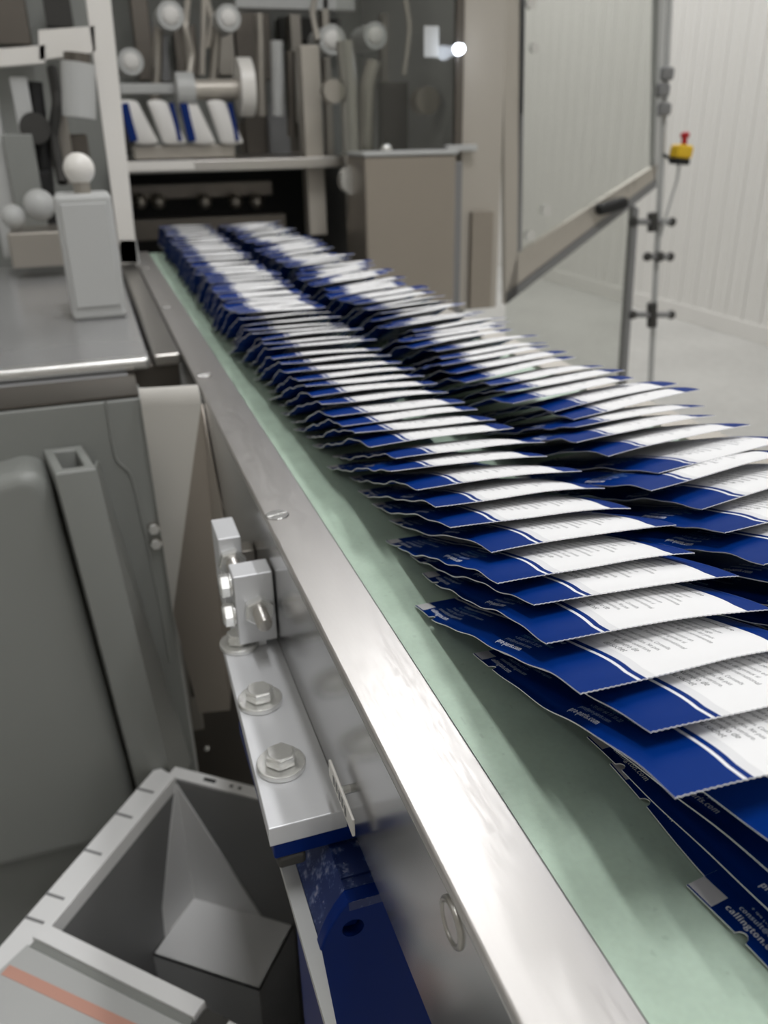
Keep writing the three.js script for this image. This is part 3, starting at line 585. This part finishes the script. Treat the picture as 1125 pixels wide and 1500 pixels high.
{
  const hb = thing('stainless_housing', 'upright stainless steel housing box at the right of the conveyor end', 'housing');
  const z = -2.32, a = Z(536, 330, z), b = Z(667, 330, z), t = Z(600, 228, z);
  mesh('body', span(a.x, b.x, 0, t.y, z - .2, z, .008), M.taupe, hb);
  mesh('lid', span(a.x - .004, b.x + .004, t.y, t.y + .012, z - .204, z + .006, .004), M.greyLight, hb);
  mesh('hinge_strip', span(b.x + .003, b.x + .028, 0, t.y - .02, z - .2, z - .02, .003), M.greyDark, hb);
  const k = Z(571, 222, z - .02); mesh('lid_knob', new THREE.SphereGeometry(.016, 16, 12), M.zinc, hb, [k.x, t.y + .016, z - .05]);
}
// four sachets standing in the gripper rail of the machine
[[196, 206, 12, 'blue'], [240, 246, 8, 'white'], [283, 290, 10, 'blue'], [322, 334, 9, 'white']].forEach(([x0, x1], i) => {
  const z = -2.6, t = Z(x0, 146, z), b = Z(x1, 212, z);
  const o = thing('standing_sachet', `blurred sachet held upright in the packaging machine, ${ord(i + 1)} from the left`, 'sachet', [(t.x + b.x) / 2, (t.y + b.y) / 2, z], 'sachets held in the packaging machine');
  const h = t.y - b.y, w = .058, g = new THREE.SphereGeometry(1, 24, 18).scale(w / 2, h / 2, .012); const p = g.attributes.position;
  for (let k = 0; k < p.count; k++) { const yy = p.getY(k) / (h / 2), q = Math.sqrt(Math.max(0, 1 - yy * yy)); p.setX(k, p.getX(k) / Math.max(q, .02) * Math.min(1, q * 2.5) * (1 - .12 * yy) - .02 * yy); }
  g.computeVertexNormals();
  mesh('pouch', g, M.white, o);
  mesh('blue_band', bx(i % 2 ? .012 : .022, h * .86, .012, .003, 0, 0, 0), M.blueFilm, o, [i % 2 ? .026 : -.022, 0, .006], [0, 0, .14]);
});
// ------------------------------------------------------------------ guard door right of the machine
{
  const gd = thing('guard_door', 'large clear machine guard door with slanted lower frame and black handle', 'door');
  const z = -2.9, T = .03, G = (x, y, q = z) => Z(x, y, q);
  const frame = (name, p, m = M.beige, t = T) => mesh(name, slab(p.map(q => G(q[0], q[1])), t), m, gd);
  frame('left_stile', [[736, -60], [741, 446], [758, 432], [762, -60]]);
  frame('window_seal', [[762, -60], [758, 372], [764, 366], [770, -60]], M.greyDark, .02);
  frame('slanted_rail', [[758, 372], [741, 432], [960, 262], [964, 240]].map(q => q).sort((a, b) => 0), M.beige);
  frame('slanted_rail_edge', [[741, 430], [741, 446], [962, 274], [962, 260]], M.greyDark, .022);
  frame('right_stile', [[964, -60], [958, 262], [962, 268], [978, -60]], M.greyLight);
  mesh('upper_pane', slab([G(760, -60), G(757, 400), G(958, 252), G(968, -60)], .004), M.glass, gd);
  mesh('lower_pane', slab([G(741, 440), G(735, 700), G(900, 700), G(928, 300)], .004), M.glass, gd);
  frame('lower_stile', [[928, 300], [900, 700], [908, 700], [936, 306]], M.greyDark);
  const h = mesh('door_handle', bx(.13, .042, .05, .018), M.black, gd, G(896, 302, -2.86).toArray(), [0, 0, .2]);
  for (const [x, y, r] of [[778, 5, .018], [783, 70, .016], [800, 308, .02], [776, 345, .02]]) mesh('door_fastener', cyl(r, r, .012, 24).rotateX(Math.PI / 2), M.zinc, gd, G(x, y, -2.885).toArray());
  // hinges and latches along the free edge
  for (const [x, y, w] of [[976, 108, .05], [970, 132, .05], [972, 160, .05]]) mesh('latch', bx(w, .045, .04, .012), M.greyDark, gd, G(x, y, -2.9).toArray());
  for (const [x, y, w, v] of [[956, 325, .17, .07], [965, 376, .1, .03], [955, 461, .17, .09]]) {
    const b = mesh('hinge_arm', bar(G(x - w * 190, y), G(x + w * 190, y), .012), M.greyDark, gd);
    mesh('hinge_barrel', bar(G(x, y - v * 190), G(x, y + v * 190), .02), M.rubber, gd);
    for (const s of [-1, 1]) mesh('hinge_knob', new THREE.SphereGeometry(.018, 14, 10), M.rubber, b, G(x + s * w * 165, y).toArray());
  }
  mesh('hinge_post', bar(G(984, -60, -2.93), G(946, 700, -2.93), .012), M.greyLight, gd);
}
{
  const es = thing('emergency_stop_button', 'yellow emergency stop box with red push button beside the guard door', 'emergency stop');
  const z = -2.88, c = Z(998, 222, z);
  mesh('box', bx(.07, .048, .06, .012), M.yellow, es, c.toArray(), [0, 0, -.1]);
  mesh('base', bx(.062, .022, .056, .008), M.black, es, [c.x - .004, c.y - .034, c.z], [0, 0, -.1]);
  mesh('stem', cyl(.01, .012, .03, 16), M.red, es, [c.x + .008, c.y + .034, c.z]);
  mesh('push_button', new THREE.LatheGeometry([[0, .022], [.012, .021], [.017, .014], [.017, .004], [.012, 0], [0, 0]].map(q => new THREE.Vector2(...q)), 24), M.red, es, [c.x + .008, c.y + .046, c.z]);
  mesh('cable', tube([[c.x - .004, c.y - .044, c.z], Z(992, 262, z), Z(982, 296, z), Z(972, 330, z), Z(968, 345, -2.9)], .0055), M.greyLight, es);
  mesh('holder', bar(Z(972, 226, -2.92), new THREE.Vector3(c.x - .03, c.y - .03, c.z - .01), .006), M.rubber, es);
}
// ------------------------------------------------------------------ machine frame and boxes at the far left
{
  const mf = thing('machine_guard_frame', 'white square tube guard frame of the left machine behind the worktop', 'frame');
  const z = -2.0;
  const strip = (name, p, m, t, zz = z) => mesh(name, slab(p.map(q => Z(q[0], q[1], zz)), t), m, mf);
  strip('post', [[118, -60], [179, 396], [203, 396], [156, -60]], M.whitePaint, .04);
  strip('rail', [[-60, 76], [-60, 102], [66, 92], [66, 66]], M.whitePaint, .04);
  strip('rail', [[56, 44], [58, 88], [140, 76], [138, 38]], M.whitePaint, .04);
  strip('rail', [[-60, -30], [-60, -10], [125, -18], [123, -38]], M.greyLight, .04);
  strip('lower_rail', [[176, 352], [172, 385], [205, 385], [200, 352]], M.greyLight, .05);
}
{
  const lm = thing('filling_station', 'blurred steel filling station with dark levers standing on the left worktop', 'machine');
  const P = (name, geo, mat) => mesh(name, geo, mat, lm);
  P('cylinder', bar(Z(114, 92, -1.95), Z(116, 172, -1.95), .032), M.greyLight);
  P('cylinder_cap', bar(Z(113, 78, -1.95), Z(114, 94, -1.95), .026), M.darkSteel);
  P('lever', tube([Z(50, 120, -2.05), Z(56, 170, -2.05), Z(64, 230, -2.05), Z(70, 300, -2.05)], .016), M.black);
  P('lever_hub', cyl(.03, .03, .05, 24).rotateX(Math.PI / 2).translate(...Z(52, 188, -2.04).toArray()), M.rubber);
  P('column', zbox(84, 150, 104, 270, -2.1, .05), M.dullSteel);
  P('column', zbox(-20, 110, 14, 380, -2.02, .06), M.greyLight);
  P('body', zbox(18, 196, 62, 372, -2.0, .08), M.grey);
  P('body', zbox(20, 112, 46, 196, -2.02, .06), M.greyLight);
  P('dark_gap', zbox(62, 250, 84, 372, -2.02, .05), M.black);
  P('side_cabinet', zbox(-20, -20, 40, 66, -2.6, .08), M.darkSteel);
  P('side_cabinet', zbox(64, -20, 104, 40, -2.6, .08), M.rubber);
  P('motor_block', zbox(66, 178, 86, 245, -2.1, .06), M.darkSteel);
  P('valve_block', zbox(104, 196, 132, 262, -2.15, .06), M.darkSteel);
  P('hose', tube([Z(76, 100, -2.1), Z(84, 150, -2.05), Z(78, 200, -2.05), Z(92, 268, -2.0)], .011, 24, 8), M.rubber);
  P('pedestal', zbox(14, 340, 96, 392, -1.85, .2), M.dullSteel);
  P('knob', new THREE.SphereGeometry(.03, 18, 12).translate(...Z(58, 300, -1.9).toArray()), M.greyLight);
  P('knob', new THREE.SphereGeometry(.024, 18, 12).translate(...Z(20, 318, -1.9).toArray()), M.greyLight);
}
{
  const cb = thing('control_box', 'tall pale control box with a round knob on the left worktop', 'box');
  const z = -1.36, a = Z(92, 380, z), b = Z(176, 380, z), t = Z(130, 284, z);
  mesh('case', span(a.x, b.x, .9, t.y, z - .09, z, .008), M.greyLight, cb);
  mesh('case_door', span(a.x + .008, b.x - .008, .92, t.y - .012, z, z + .004, .002), M.greyLight, cb);
  const k = Z(118, 262, z - .03);
  mesh('knob_neck', bar(new THREE.Vector3(k.x, t.y, k.z), new THREE.Vector3(k.x, t.y + .02, k.z), .012), M.dullSteel, cb);
  mesh('knob', new THREE.SphereGeometry(.022, 20, 14), M.whitePaint, cb, [k.x, t.y + .033, k.z]);
}
renderer.render(scene, camera);
